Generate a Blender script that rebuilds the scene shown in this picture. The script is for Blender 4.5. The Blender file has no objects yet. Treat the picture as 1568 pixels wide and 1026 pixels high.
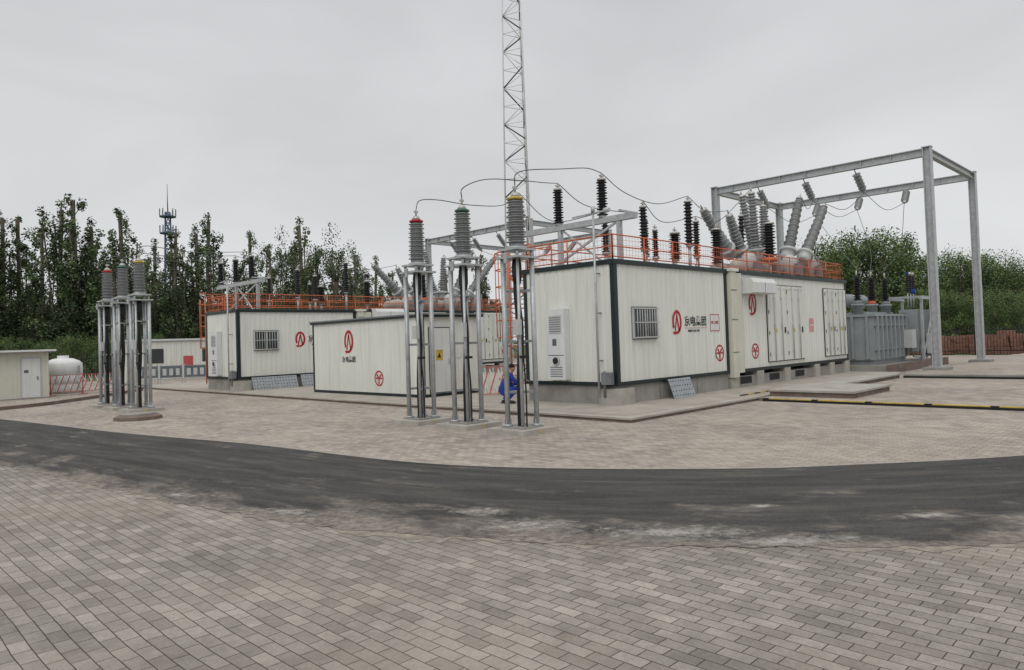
import bpy, math, random
from mathutils import Vector, Matrix
random.seed(7)
S=bpy.context.scene
U=random.uniform
# ------------------------------------------------------------------ materials
def nt(m):
    m.use_nodes=True; n=m.node_tree; b=n.nodes.get('Principled BSDF'); return n,n.nodes,n.links,b
def M(name,col,rough=.6,metal=0.0,var=.12,scale=2.0,bump=0.0,bscale=60.0,st=(1,1,1),spec=.4,grime=0.0):
    m=bpy.data.materials.new(name); n,N,L,b=nt(m)
    g=N.new('ShaderNodeNewGeometry'); mp=N.new('ShaderNodeMapping'); mp.inputs['Scale'].default_value=st
    L.new(g.outputs['Position'],mp.inputs['Vector'])
    t=N.new('ShaderNodeTexNoise'); t.inputs['Scale'].default_value=scale; t.inputs['Detail'].default_value=7; t.inputs['Roughness'].default_value=.65
    L.new(mp.outputs[0],t.inputs['Vector'])
    r=N.new('ShaderNodeMapRange'); r.inputs[1].default_value=.3; r.inputs[2].default_value=.7
    r.inputs[3].default_value=1-var; r.inputs[4].default_value=1+var; L.new(t.outputs[0],r.inputs[0])
    s=N.new('ShaderNodeVectorMath'); s.operation='SCALE'; s.inputs[0].default_value=col; L.new(r.outputs[0],s.inputs['Scale'])
    out=s.outputs[0]
    if grime:
        m2=N.new('ShaderNodeMapping'); m2.inputs['Scale'].default_value=(5,5,.35); L.new(g.outputs['Position'],m2.inputs[0])
        t3=N.new('ShaderNodeTexNoise'); t3.inputs['Scale'].default_value=1.3; t3.inputs['Detail'].default_value=6; L.new(m2.outputs[0],t3.inputs['Vector'])
        r3=N.new('ShaderNodeMapRange'); r3.inputs[1].default_value=.5; r3.inputs[2].default_value=.8; r3.inputs[3].default_value=0; r3.inputs[4].default_value=grime; L.new(t3.outputs[0],r3.inputs[0])
        # splash dirt near the foot of things
        sz=N.new('ShaderNodeSeparateXYZ'); L.new(g.outputs['Position'],sz.inputs[0])
        rz=N.new('ShaderNodeMapRange'); rz.inputs[1].default_value=1.15; rz.inputs[2].default_value=.5; rz.inputs[3].default_value=0; rz.inputs[4].default_value=grime*.8; L.new(sz.outputs[2],rz.inputs[0])
        mm=N.new('ShaderNodeMath'); mm.operation='MULTIPLY'; L.new(rz.outputs[0],mm.inputs[0]); L.new(t.outputs[0],mm.inputs[1])
        ad=N.new('ShaderNodeMath'); ad.operation='ADD'; ad.use_clamp=True; L.new(mm.outputs[0],ad.inputs[0]); L.new(r3.outputs[0],ad.inputs[1])
        mx=N.new('ShaderNodeMixRGB'); L.new(ad.outputs[0],mx.inputs[0]); L.new(out,mx.inputs[1]); mx.inputs[2].default_value=(.33,.30,.25,1); out=mx.outputs[0]
    L.new(out,b.inputs['Base Color'])
    b.inputs['Roughness'].default_value=rough; b.inputs['Metallic'].default_value=metal
    b.inputs['Specular IOR Level'].default_value=spec
    if bump:
        t2=N.new('ShaderNodeTexNoise'); t2.inputs['Scale'].default_value=bscale; t2.inputs['Detail'].default_value=4
        L.new(g.outputs['Position'],t2.inputs['Vector'])
        bp=N.new('ShaderNodeBump'); bp.inputs['Strength'].default_value=bump; bp.inputs['Distance'].default_value=.02
        L.new(t2.outputs[0],bp.inputs['Height']); L.new(bp.outputs[0],b.inputs['Normal'])
    return m
WHITE=M('white_paint',(.68,.695,.65),.42,var=.05,scale=1.2,st=(1,1,.25),grime=.32)
CREAM=M('cream_paint',(.58,.58,.50),.5,var=.06,grime=.3)
DKGREEN=M('dark_green_trim',(.008,.018,.018),.4)
BLACK=M('black_rubber',(.010,.010,.012),.45)
GALV=M('galvanised_steel',(.42,.44,.45),.40,.3,var=.2,scale=6)
GALVD=M('weathered_steel',(.20,.21,.22),.5,.3,var=.2,scale=4)
ORANGE=M('orange_paint',(.56,.14,.06),.5,var=.15)
REDP=M('red_paint',(.38,.010,.018),.5)
REDF=M('faded_red_paint',(.45,.09,.08),.6,var=.2)
GREYI=M('grey_porcelain',(.24,.25,.255),.32,var=.10)
LGREY=M('light_grey_paint',(.46,.48,.48),.4,var=.10,grime=.2)
MGREY=M('transformer_grey',(.26,.285,.30),.42,var=.12,grime=.15)
BRASS=M('aluminium_terminal',(.45,.44,.42),.4,.5)
YEL=M('yellow_paint',(.50,.36,.07),.6,var=.3,scale=6)
GRN=M('green_paint',(.04,.13,.09),.5)
BLUE=M('blue_cloth',(.012,.04,.26),.85,var=.25,scale=9)
SKIN=M('skin',(.42,.24,.16),.6)
HAIR=M('dark_hair',(.012,.010,.009),.8)
SHOE=M('shoe_leather',(.03,.03,.03),.6)
CONC=M('concrete',(.25,.245,.235),.85,var=.25,scale=1.8,bump=.3,grime=.4)
CONCL=M('light_concrete',(.36,.345,.31),.85,var=.2,scale=2.2,bump=.2)
BROWN=M('kerb_stone',(.17,.13,.11),.85,var=.3,scale=3,bump=.3)
GLASS=M('window_glass',(.03,.035,.04),.08,var=.3,spec=.8)
DARKIN=M('dark_gap',(.015,.015,.016),.7)
TANKB=M('beige_tank',(.40,.37,.34),.45,var=.12)
WHITEP=M('white_plastic',(.64,.66,.66),.4,var=.06,grime=.25)
WIRE=M('aluminium_wire',(.10,.105,.11),.5,.3)
BRICKR=M('red_brick',(.22,.11,.08),.9,var=.4,scale=5)
BARK=M('bark',(.13,.11,.09),.9,var=.3)
PINK=M('label_pink',(.62,.30,.30),.6)
BLUEB=M('blue_board',(.10,.12,.145),.5,var=.4,scale=3)
SHEETG=M('perforated_plate',(.33,.35,.37),.4,.5,var=.2,scale=8)
def leafm(name,c): return M(name,c,.7,var=.4,scale=.7)
LEAF=[leafm('leaf_dark',(.040,.060,.028)),leafm('leaf_mid',(.074,.108,.046)),leafm('leaf_light',(.118,.16,.068))]
LEAFW=[leafm('willow_dark',(.055,.088,.030)),leafm('willow_mid',(.10,.15,.050)),leafm('willow_light',(.16,.215,.078))]

def paver(name,c1,c2,mort,patch,seed,warm):
    m=bpy.data.materials.new(name); n,N,L,b=nt(m)
    g=N.new('ShaderNodeNewGeometry'); mp=N.new('ShaderNodeMapping'); mp.inputs['Rotation'].default_value=(0,0,math.radians(90))
    L.new(g.outputs['Position'],mp.inputs[0])
    wn=N.new('ShaderNodeTexNoise'); wn.inputs['Scale'].default_value=1.1; wn.inputs['Detail'].default_value=3; L.new(mp.outputs[0],wn.inputs['Vector'])
    ws=N.new('ShaderNodeVectorMath'); ws.operation='SCALE'; ws.inputs['Scale'].default_value=.05; L.new(wn.outputs['Color'],ws.inputs[0])
    wa=N.new('ShaderNodeVectorMath'); wa.operation='ADD'; L.new(mp.outputs[0],wa.inputs[0]); L.new(ws.outputs[0],wa.inputs[1])
    br=N.new('ShaderNodeTexBrick'); L.new(wa.outputs[0],br.inputs['Vector'])
    br.inputs['Color1'].default_value=(*c1,1); br.inputs['Color2'].default_value=(*c2,1); br.inputs['Mortar'].default_value=(*mort,1)
    br.inputs['Scale'].default_value=1; br.inputs['Brick Width'].default_value=.21; br.inputs['Row Height'].default_value=.105
    br.inputs['Mortar Size'].default_value=.0042; br.inputs['Mortar Smooth'].default_value=.5; br.inputs['Bias'].default_value=0
    def noise(sc,det,lo,hi,a,bb,st=(1,1,1),off=0,rg=.6):
        mm=N.new('ShaderNodeMapping'); mm.inputs['Scale'].default_value=st; mm.inputs['Location'].default_value=(off,off*.7,0)
        L.new(g.outputs['Position'],mm.inputs[0])
        t=N.new('ShaderNodeTexNoise'); t.inputs['Scale'].default_value=sc; t.inputs['Detail'].default_value=det; t.inputs['Roughness'].default_value=rg
        L.new(mm.outputs[0],t.inputs['Vector'])
        r=N.new('ShaderNodeMapRange'); r.inputs[1].default_value=lo; r.inputs[2].default_value=hi; r.inputs[3].default_value=a; r.inputs[4].default_value=bb
        L.new(t.outputs[0],r.inputs[0]); return r.outputs[0]
    def mul(a,bv):
        q=N.new('ShaderNodeMath'); q.operation='MULTIPLY'; L.new(a,q.inputs[0]); L.new(bv,q.inputs[1]); return q.outputs[0]
    f=mul(noise(.35,4,.3,.7,1-patch,1+patch,off=seed),noise(40,6,.25,.75,.76,1.24,rg=.75))
    f=mul(f,noise(2.6,7,.3,.7,.78,1.22,off=seed+5,rg=.7))
    f=mul(f,noise(.8,3,.3,.7,.90,1.10,st=(1.4,.25,1),off=3))
    s=N.new('ShaderNodeVectorMath'); s.operation='SCALE'; L.new(br.outputs['Color'],s.inputs[0]); L.new(f,s.inputs['Scale'])
    mx=N.new('ShaderNodeMixRGB'); mx.inputs[2].default_value=(*warm,1)
    L.new(noise(.3,8,.47,.74,0,.65,off=seed+11,rg=.7),mx.inputs[0]); L.new(s.outputs[0],mx.inputs[1])
    dk=N.new('ShaderNodeMixRGB'); dk.inputs[2].default_value=(.135,.110,.083,1); L.new(noise(1.1,8,.54,.8,0,.55,off=seed+31,rg=.72),dk.inputs[0]); L.new(mx.outputs[0],dk.inputs[1])
    jm=N.new('ShaderNodeMapRange'); jm.inputs[3].default_value=1; jm.inputs[4].default_value=.55; L.new(br.outputs['Fac'],jm.inputs[0])
    s2=N.new('ShaderNodeVectorMath'); s2.operation='SCALE'; L.new(dk.outputs[0],s2.inputs[0]); L.new(jm.outputs[0],s2.inputs['Scale'])
    L.new(s2.outputs[0],b.inputs['Base Color']); b.inputs['Roughness'].default_value=.82; b.inputs['Specular IOR Level'].default_value=.3
    iv=N.new('ShaderNodeMath'); iv.operation='MULTIPLY_ADD'; L.new(br.outputs['Fac'],iv.inputs[0]); iv.inputs[1].default_value=-1; L.new(noise(60,3,0,1,0,.5),iv.inputs[2])
    bp=N.new('ShaderNodeBump'); bp.inputs['Strength'].default_value=.65; bp.inputs['Distance'].default_value=.006
    L.new(iv.outputs[0],bp.inputs['Height']); L.new(bp.outputs[0],b.inputs['Normal'])
    return m
PAVN=paver('pavers_grey',(.195,.180,.157),(.300,.278,.243),(.085,.073,.058),.15,2,(.33,.288,.235))
PAVF=paver('pavers_warm',(.275,.241,.207),(.39,.345,.30),(.13,.110,.09),.13,9,(.44,.38,.32))

def asphalt():
    m=bpy.data.materials.new('asphalt'); n,N,L,b=nt(m)
    g=N.new('ShaderNodeNewGeometry'); uv=N.new('ShaderNodeTexCoord'); sp=N.new('ShaderNodeSeparateXYZ'); L.new(uv.outputs['UV'],sp.inputs[0])
    def noise(sc,det,st=(1,1,1),src=None,off=0):
        mm=N.new('ShaderNodeMapping'); mm.inputs['Scale'].default_value=st; mm.inputs['Location'].default_value=(off,off,0); L.new(src or g.outputs['Position'],mm.inputs[0])
        t=N.new('ShaderNodeTexNoise'); t.inputs['Scale'].default_value=sc; t.inputs['Detail'].default_value=det; t.inputs['Roughness'].default_value=.7; L.new(mm.outputs[0],t.inputs['Vector']); return t.outputs[0]
    def mr(a,lo,hi,x,y):
        r=N.new('ShaderNodeMapRange'); r.inputs[1].default_value=lo; r.inputs[2].default_value=hi; r.inputs[3].default_value=x; r.inputs[4].default_value=y; L.new(a,r.inputs[0]); return r.outputs[0]
    def mth(op,a,bv):
        q=N.new('ShaderNodeMath'); q.operation=op
        for i,z in ((0,a),(1,bv)):
            if isinstance(z,(int,float)): q.inputs[i].default_value=z
            else: L.new(z,q.inputs[i])
        return q.outputs[0]
    UVo=uv.outputs['UV']
    edge=mr(sp.outputs[1],0,.42,.15,-.03); edge2=mr(sp.outputs[1],0,.07,.14,0)
    big=mr(noise(.7,3,(1,1,1)),.35,.65,-.08,.08)
    dust=mth('ADD',mth('ADD',mth('ADD',noise(1.9,10,(1.6,3.4,1),UVo),edge),edge2),big)
    dm=mr(dust,.555,.76,0,.9)
    base=N.new('ShaderNodeVectorMath'); base.operation='SCALE'; base.inputs[0].default_value=(.049,.048,.048)
    L.new(mth('MULTIPLY',mr(noise(1.2,6,(.7,5,1),UVo,3),.3,.7,.75,1.35),mr(noise(45,5),.25,.75,.45,1.6)),base.inputs['Scale'])
    mx=N.new('ShaderNodeMixRGB'); L.new(mth('MULTIPLY',dm,mr(noise(11,7),.35,.62,.25,1)),mx.inputs[0]); L.new(base.outputs[0],mx.inputs[1]); mx.inputs[2].default_value=(.33,.29,.25,1)
    mx2=N.new('ShaderNodeMixRGB'); L.new(mr(noise(2.2,10,(1.1,6,1),UVo,7),.44,.72,0,.42),mx2.inputs[0]); L.new(mx.outputs[0],mx2.inputs[1]); mx2.inputs[2].default_value=(.19,.172,.15,1)
    L.new(mx2.outputs[0],b.inputs['Base Color']); b.inputs['Roughness'].default_value=.88; b.inputs['Specular IOR Level'].default_value=.2
    bp=N.new('ShaderNodeBump'); bp.inputs['Strength'].default_value=.8; bp.inputs['Distance'].default_value=.012; L.new(noise(60,4),bp.inputs['Height']); L.new(bp.outputs[0],b.inputs['Normal'])
    return m
ASPH=asphalt()
def splash():
    m=bpy.data.materials.new('cement_splash'); n,N,L,b=nt(m)
    uv=N.new('ShaderNodeTexCoord'); g=N.new('ShaderNodeNewGeometry')
    ln=N.new('ShaderNodeVectorMath'); ln.operation='LENGTH'; L.new(uv.outputs['UV'],ln.inputs[0])
    t=N.new('ShaderNodeTexNoise'); t.inputs['Scale'].default_value=7; t.inputs['Detail'].default_value=12; t.inputs['Roughness'].default_value=.8; L.new(g.outputs['Position'],t.inputs['Vector'])
    a=N.new('ShaderNodeMath'); a.operation='MULTIPLY_ADD'; L.new(ln.outputs['Value'],a.inputs[0]); a.inputs[1].default_value=-.36; L.new(t.outputs[0],a.inputs[2])
    r=N.new('ShaderNodeMapRange'); r.inputs[1].default_value=.29; r.inputs[2].default_value=.54; r.inputs[3].default_value=0; r.inputs[4].default_value=.85; L.new(a.outputs[0],r.inputs[0])
    L.new(r.outputs[0],b.inputs['Alpha']); b.inputs['Base Color'].default_value=(.40,.375,.34,1); b.inputs['Roughness'].default_value=.9; return m
SPL=splash()
GRASS=M('dry_grass',(.10,.14,.052),.95,var=.4,scale=.6,bump=.5,bscale=8)
# ------------------------------------------------------------------ geometry
class G:
    def __init__(s): s.v=[];s.f=[];s.mi=[];s.sm=[];s.mats=[];s.c=0
    def m(s,mat):
        if mat not in s.mats: s.mats.append(mat)
        s.c=s.mats.index(mat); return s
    def face(s,idx,sm=False): s.f.append(idx); s.mi.append(s.c); s.sm.append(sm)
    def poly(s,pts):
        b=len(s.v); s.v+= [tuple(p) for p in pts]; s.face(list(range(b,b+len(pts))))
    def box(s,x0,y0,z0,x1,y1,z1):
        if x0>x1:x0,x1=x1,x0
        if y0>y1:y0,y1=y1,y0
        b=len(s.v); s.v+=[(x0,y0,z0),(x1,y0,z0),(x1,y1,z0),(x0,y1,z0),(x0,y0,z1),(x1,y0,z1),(x1,y1,z1),(x0,y1,z1)]
        for q in ((0,3,2,1),(4,5,6,7),(0,1,5,4),(1,2,6,5),(2,3,7,6),(3,0,4,7)): s.face([b+i for i in q])
        return s
    def beam(s,p0,p1,w,h=None,up=(0,0,1)):
        h=h or w; p0=Vector(p0);p1=Vector(p1); d=(p1-p0).normalized(); u=Vector(up)
        if abs(d.dot(u))>.99: u=Vector((1,0,0))
        a=d.cross(u).normalized(); c=a.cross(d).normalized(); b=len(s.v)
        for p in (p0,p1):
            for i,j in ((-1,-1),(1,-1),(1,1),(-1,1)): s.v.append(tuple(p+a*i*w/2+c*j*h/2))
        for q in ((0,1,2,3),(7,6,5,4),(0,4,5,1),(1,5,6,2),(2,6,7,3),(3,7,4,0)): s.face([b+i for i in q])
        return s
    def lathe(s,p0,p1,prof,seg=14,sm=True):
        p0=Vector(p0);p1=Vector(p1); d=(p1-p0).normalized(); u=Vector((0,0,1)) if abs(d.z)<.9 else Vector((1,0,0))
        a=d.cross(u).normalized(); c=d.cross(a).normalized(); b=len(s.v); n=len(prof)
        for t,r in prof:
            q=p0.lerp(p1,t)
            for k in range(seg):
                an=2*math.pi*k/seg; s.v.append(tuple(q+a*math.cos(an)*r+c*math.sin(an)*r))
        for i in range(n-1):
            for k in range(seg):
                k2=(k+1)%seg; s.face([b+i*seg+k,b+i*seg+k2,b+(i+1)*seg+k2,b+(i+1)*seg+k],sm)
        s.face([b+k for k in range(seg)][::-1]); s.face([b+(n-1)*seg+k for k in range(seg)])
        return s
    def tube(s,p0,p1,r,r2=None,seg=10): return s.lathe(p0,p1,[(0,r),(1,r if r2 is None else r2)],seg)
    def sheds(s,p0,p1,n,ri,ro,tp=1.0,seg=16):
        pr=[]
        for i in range(n):
            k=1+(tp-1)*i/n; t=i/n; dt=1/n; o=ro*k*(1 if i%2==0 else .86)
            pr+=[(t,ri*k),(t+.25*dt,o),(t+.38*dt,o),(t+.72*dt,ri*k)]
        pr.append((1,ri*tp)); return s.lathe(p0,p1,pr,seg)
    def path(s,pts,r,seg=6):
        pts=[Vector(p) for p in pts]; b=len(s.v); n=len(pts)
        for i,p in enumerate(pts):
            d=(pts[min(i+1,n-1)]-pts[max(i-1,0)]).normalized(); u=Vector((0,0,1)) if abs(d.z)<.9 else Vector((1,0,0))
            a=d.cross(u).normalized(); c=d.cross(a).normalized()
            for k in range(seg):
                an=2*math.pi*k/seg; s.v.append(tuple(p+a*math.cos(an)*r+c*math.sin(an)*r))
        for i in range(n-1):
            for k in range(seg):
                k2=(k+1)%seg; s.face([b+i*seg+k,b+i*seg+k2,b+(i+1)*seg+k2,b+(i+1)*seg+k],True)
        return s
    def obj(s,name,parent=None,loc=None,rotz=0):
        me=bpy.data.meshes.new(name); me.from_pydata(s.v,[],s.f)
        for m in s.mats: me.materials.append(m)
        me.polygons.foreach_set('material_index',s.mi); me.polygons.foreach_set('use_smooth',s.sm); me.update()
        o=bpy.data.objects.new(name,me); S.collection.objects.link(o)
        if parent: o.parent=parent
        if loc: o.location=loc
        o.rotation_euler[2]=rotz
        return o
def E(name,loc=(0,0,0),rz=0):
    o=bpy.data.objects.new(name,None); o.empty_display_size=.3; S.collection.objects.link(o); o.location=loc; o.rotation_euler[2]=rz; return o
def cat(pts,n=8):
    P=[Vector(p) for p in pts]; P=[P[0]*2-P[1]]+P+[P[-1]*2-P[-2]]; out=[]
    for i in range(1,len(P)-2):
        for k in range(n):
            t=k/n; a,b,c,d=P[i-1],P[i],P[i+1],P[i+2]
            out.append(.5*((2*b)+(-a+c)*t+(2*a-5*b+4*c-d)*t*t+(-a+3*b-3*c+d)*t**3))
    out.append(P[-2]); return out
def wire(pts,r=.012,name='overhead_cable',par=None):
    g=G().m(WIRE); g.path(cat(pts),r); return g.obj(name,par)
q2=math.sqrt(.5)
def P(R,F,z=0): return ((F+R)*q2,(F-R)*q2,z)
# ------------------------------------------------------------------ ground
g=G().m(GRASS); g.poly([(-1500,-1500,-.03),(1500,-1500,-.03),(1500,1500,-.03),(-1500,1500,-.03)]); g.obj('ground')
g=G().m(PAVF); g.poly([(-60,-60,0),(50,-60,0),(50,54,0),(-60,54,0)]); g.obj('pavement')
up=[(-44,42),(-30,32),(-15,20.9),(-9,16.3),(-5.05,13.6),(-1.9,11.1),(.12,10.1),(2.72,9.54),(4.46,9.52),(6.95,9.8),(11,10.9),(18,13.5),(30,19)]
lo=[(-44,34),(-26,24),(-12.5,14.9),(-8.7,12.1),(-5.7,9.8),(-3.73,8.35),(-2.3,7.41),(-1.2,6.89),(-.06,6.46),(.9,6.23),(1.98,6.03),(3.04,5.95),(4.18,5.94),(7,6.2),(12,7.6),(20,10.5),(32,15.5)]
def resamp(pl,n):
    c=cat([(a,b,0) for a,b in pl],14); d=[0]
    for i in range(1,len(c)): d.append(d[-1]+(c[i]-c[i-1]).length)
    out=[];j=0
    for k in range(n):
        t=d[-1]*k/(n-1)
        while j<len(d)-2 and d[j+1]<t: j+=1
        f=(t-d[j])/max(1e-6,d[j+1]-d[j]); out.append(c[j].lerp(c[j+1],min(1,max(0,f))))
    return out
NR=1400
ru=resamp(up,NR); rl=resamp(lo,NR)
def jit(i,a,s): return a*(math.sin(i*.15+s)*.35+math.sin(i*.41+s*2)*.3+math.sin(i*1.1+s*3)*.22+U(-.5,.5)*.5)
me=bpy.data.meshes.new('asphalt_road'); vs=[];fs=[];uvs=[]
lowj=[]
for i in range(NR):
    a=rl[i]+Vector((0,jit(i,.07,1),0)); b=ru[i]+Vector((0,jit(i,.012,4),0)); lowj.append(a)
    for k in range(5):
        p=a.lerp(b,k/4); vs.append(P(p.x,p.y,.010)); uvs.append((i/NR*20,k/4))
for i in range(NR-1):
    for k in range(4): fs.append((i*5+k,(i+1)*5+k,(i+1)*5+k+1,i*5+k+1))
me.from_pydata(vs,[],fs); me.materials.append(ASPH); ul=me.uv_layers.new(name='UVMap')
for l in me.loops: ul.data[l.index].uv=uvs[l.vertex_index]
S.collection.objects.link(bpy.data.objects.new('asphalt_road',me))
g=G().m(PAVN)
for i in range(0,NR-5,5):
    a=rl[i];b=rl[i+5]
    g.poly([P(a.x,-8,.004),P(b.x,-8,.004),P(b.x,b.y+.25,.004),P(a.x,a.y+.25,.004)])
g.obj('foreground_pavement')
g=G().m(M('spilled_mortar',(.25,.222,.185),.9,var=.4,scale=6,bump=.6,bscale=30))
for i in range(NR-1):
    def ww(j): 
        q=.06+.08*math.sin(j*.07)+.06*math.sin(j*.19+1)+.05*math.sin(j*.53)+.03*math.sin(j*1.4); return max(.0,q)
    a=lowj[i];b=lowj[i+1]
    g.poly([P(a.x,a.y-ww(i),.007),P(b.x,b.y-ww(i+1),.007),P(b.x,b.y+.06,.007),P(a.x,a.y+.06,.007)])
g.obj('mortar_edging')
me=bpy.data.meshes.new('cement_stain'); vs=[];fs=[];uvs=[]
for k,(R,F,a,b,an) in enumerate(((-.4,7.6,.5,.22,-.3),(.06,6.95,.8,.3,-.15),(1.35,6.55,1.1,.3,-.05),(3.9,6.85,.4,.15,0),(-4.2,8.95,.4,.16,-.6),(-2.5,7.85,.5,.18,-.5),(2.5,7.4,.3,.13,.1),(5.0,6.5,.8,.2,.1),(2.3,6.15,.9,.2,0))):
    bb=len(vs)
    for sx,sy in ((-1,-1),(1,-1),(1,1),(-1,1)):
        x=sx*a*1.3;y=sy*b*1.6; vs.append(P(R+x*math.cos(an)-y*math.sin(an),F+x*math.sin(an)+y*math.cos(an),.016+k*.0004)); uvs.append((sx,sy))
    fs.append((bb,bb+1,bb+2,bb+3))
me.from_pydata(vs,[],fs); me.materials.append(SPL); ul=me.uv_layers.new(name='UVMap')
for l in me.loops: ul.data[l.index].uv=uvs[l.vertex_index]
S.collection.objects.link(bpy.data.objects.new('cement_stain',me))
g=G().m(M('kerb_flush',(.33,.295,.26),.85,var=.25,scale=4))
for i in range(0,NR-4,4):
    a=ru[i];b=ru[i+4]; d=(b-a).normalized(); nn=Vector((-d.y,d.x,0)); b=b-d*.012
    g.poly([P(*(a).xy,.013),P(*(b).xy,.013),P(*(b+nn*.10).xy,.013),P(*(a+nn*.10).xy,.013)])
g.obj('road_edging')
PLAT=M('terrace_concrete',(.36,.332,.29),.85,var=.2,scale=1.4,bump=.15)
def terrace(name,x0,y0,x1,y1,h,top,side=BROWN,z0=-.02):
    g=G().m(side); g.box(x0,y0,z0,x1,y1,h-.04); g.m(PLAT); g.box(x0-.03,y0-.03,h-.04,x1+.03,y1+.03,h)
    g.m(top); g.poly([(x0+.35,y0+.35,h+.004),(x1-.1,y0+.35,h+.004),(x1-.1,y1-.1,h+.004),(x0+.35,y1-.1,h+.004)])
    return g.obj(name)
terrace('terrace',12.3,8.9,30.0,40,.10,PLAT)
t=G().m(BROWN); t.box(17.9,-40,-.02,49.5,8.83,.07); t.m(PAVF); t.poly([(17.98,-40,.074),(49.4,-40,.074),(49.4,8.8,.074),(17.98,8.8,.074)]); t.obj('raised_pavement')
g=G(); y=8.7;i=0
g.m(BLACK).box(17.85,-38,.0,17.9,8.7,.055)
while y>-38:
    l=1.1 if i%2 else .16
    g.m(YEL if i%2 else BLACK); g.box(17.86,y-l,.056,17.95,y,.08); y-=l;i+=1
g.obj('striped_kerb')
t=G().m(CONC); t.box(26.9,-40,.0,49.3,8.0,.19); t.m(PAVF); t.poly([(27.1,-40,.194),(49.2,-40,.194),(49.2,7.9,.194),(27.1,7.9,.194)])
t.m(DARKIN); t.box(26.86,-40,.08,26.9,8.0,.14); t.obj('upper_pavement')
g=G().m(BROWN); g.box(18.6,6.7,.07,21.3,8.86,.20); g.m(CONCL); g.box(18.55,6.65,.20,21.35,8.86,.25); g.obj('concrete_step')
g=G().m(BROWN); g.box(21.36,8.1,.07,26.8,8.86,.18); g.m(CONCL); g.box(21.36,8.05,.18,26.8,8.86,.23); g.obj('concrete_step')
g=G().m(BROWN); pk=cat([P(-21,20,.06),P(-17.5,24.3,.06),P(-17,28,.06),P(-17.6,34,.06)],8)
for i in range(len(pk)-1): g.beam(pk[i],pk[i+1],.12,.12)
g.obj('kerb')
c=P(-10.2,19.5); g=G().m(BROWN); g.lathe((c[0],c[1],0),(c[0],c[1],.14),[(0,.6),(.6,.6),(.75,.56),(1,.5)],9,False); g.m(CONC).lathe((c[0],c[1],.14),(c[0],c[1],.17),[(0,.42),(1,.4)],18); g.obj('manhole_cover')
# ------------------------------------------------------------------ logos
def emblem(g,f,s):
    n=26; 
    def arc(rx,rz,w,a0,a1,cx=0,cz=0):
        for i in range(n):
            t0=a0+(a1-a0)*i/n;t1=a0+(a1-a0)*(i+1)/n
            g.poly([f(cx+math.cos(t0)*rx*s,cz+math.sin(t0)*rz*s),f(cx+math.cos(t1)*rx*s,cz+math.sin(t1)*rz*s),f(cx+math.cos(t1)*(rx-w)*s,cz+math.sin(t1)*(rz-w)*s),f(cx+math.cos(t0)*(rx-w)*s,cz+math.sin(t0)*(rz-w)*s)])
    arc(.68,.95,.25,math.radians(-80),math.radians(215))
    for a in ((-.30,-.70,0.0,.60),(.30,-.70,0.0,.60)):
        x0,z0,x1,z1=[k*s for k in a]; w=.10*s
        g.poly([f(x0-w,z0),f(x0+w,z0),f(x1+w*.7,z1),f(x1-w*.7,z1)])
    g.poly([f(-.62*s,-.76*s),f(.08*s,-.74*s),f(.08*s,-.95*s),f(-.45*s,-1.0*s)])
def roundlogo(g,f,s):
    n=28
    for i in range(n):
        t0=2*math.pi*i/n;t1=2*math.pi*(i+1)/n
        g.poly([f(math.cos(t0)*s,math.sin(t0)*s),f(math.cos(t1)*s,math.sin(t1)*s),f(math.cos(t1)*s*.8,math.sin(t1)*s*.8),f(math.cos(t0)*s*.8,math.sin(t0)*s*.8)])
    for sx in (-1,1):
        g.poly([f(sx*.62*s,.5*s),f(sx*.25*s,.5*s),f(0,.1*s),f(0,-.22*s)])
        g.poly([f(sx*.7*s,.1*s),f(sx*.3*s,.1*s),f(sx*.2*s,-.1*s),f(sx*.7*s,-.1*s)])
    g.poly([f(-.14*s,-.1*s),f(.14*s,-.1*s),f(.14*s,-.7*s),f(-.14*s,-.7*s)])
def text(body,size,loc,rot,mat,par,name):
    c=bpy.data.curves.new(name,'FONT'); c.body=body; c.size=size; c.extrude=.002; c.materials.append(mat); c.offset=.005*size/.3
    o=bpy.data.objects.new(name,c); S.collection.objects.link(o); o.location=loc; o.rotation_euler=rot; o.parent=par; return o
def corr(g,a,b,z0,z1,nrm,pitch=.22,d=.012):
    a=Vector((*a,0));b=Vector((*b,0));nn=Vector((*nrm,0)); L=(b-a).length; u=(b-a)/L; k=max(1,round(L/pitch)); p=L/k; pr=[]
    for i in range(k):
        pr+=[(i*p,0),(i*p+.2*p,0),(i*p+.3*p,d),(i*p+.9*p,d)]
    pr.append((L,0)); bi=len(g.v)
    for t,o in pr:
        q=a+u*t+nn*o; g.v+=[(q.x,q.y,z0),(q.x,q.y,z1)]
    for i in range(len(pr)-1): g.face([bi+2*i,bi+2*i+2,bi+2*i+3,bi+2*i+1])
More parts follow.
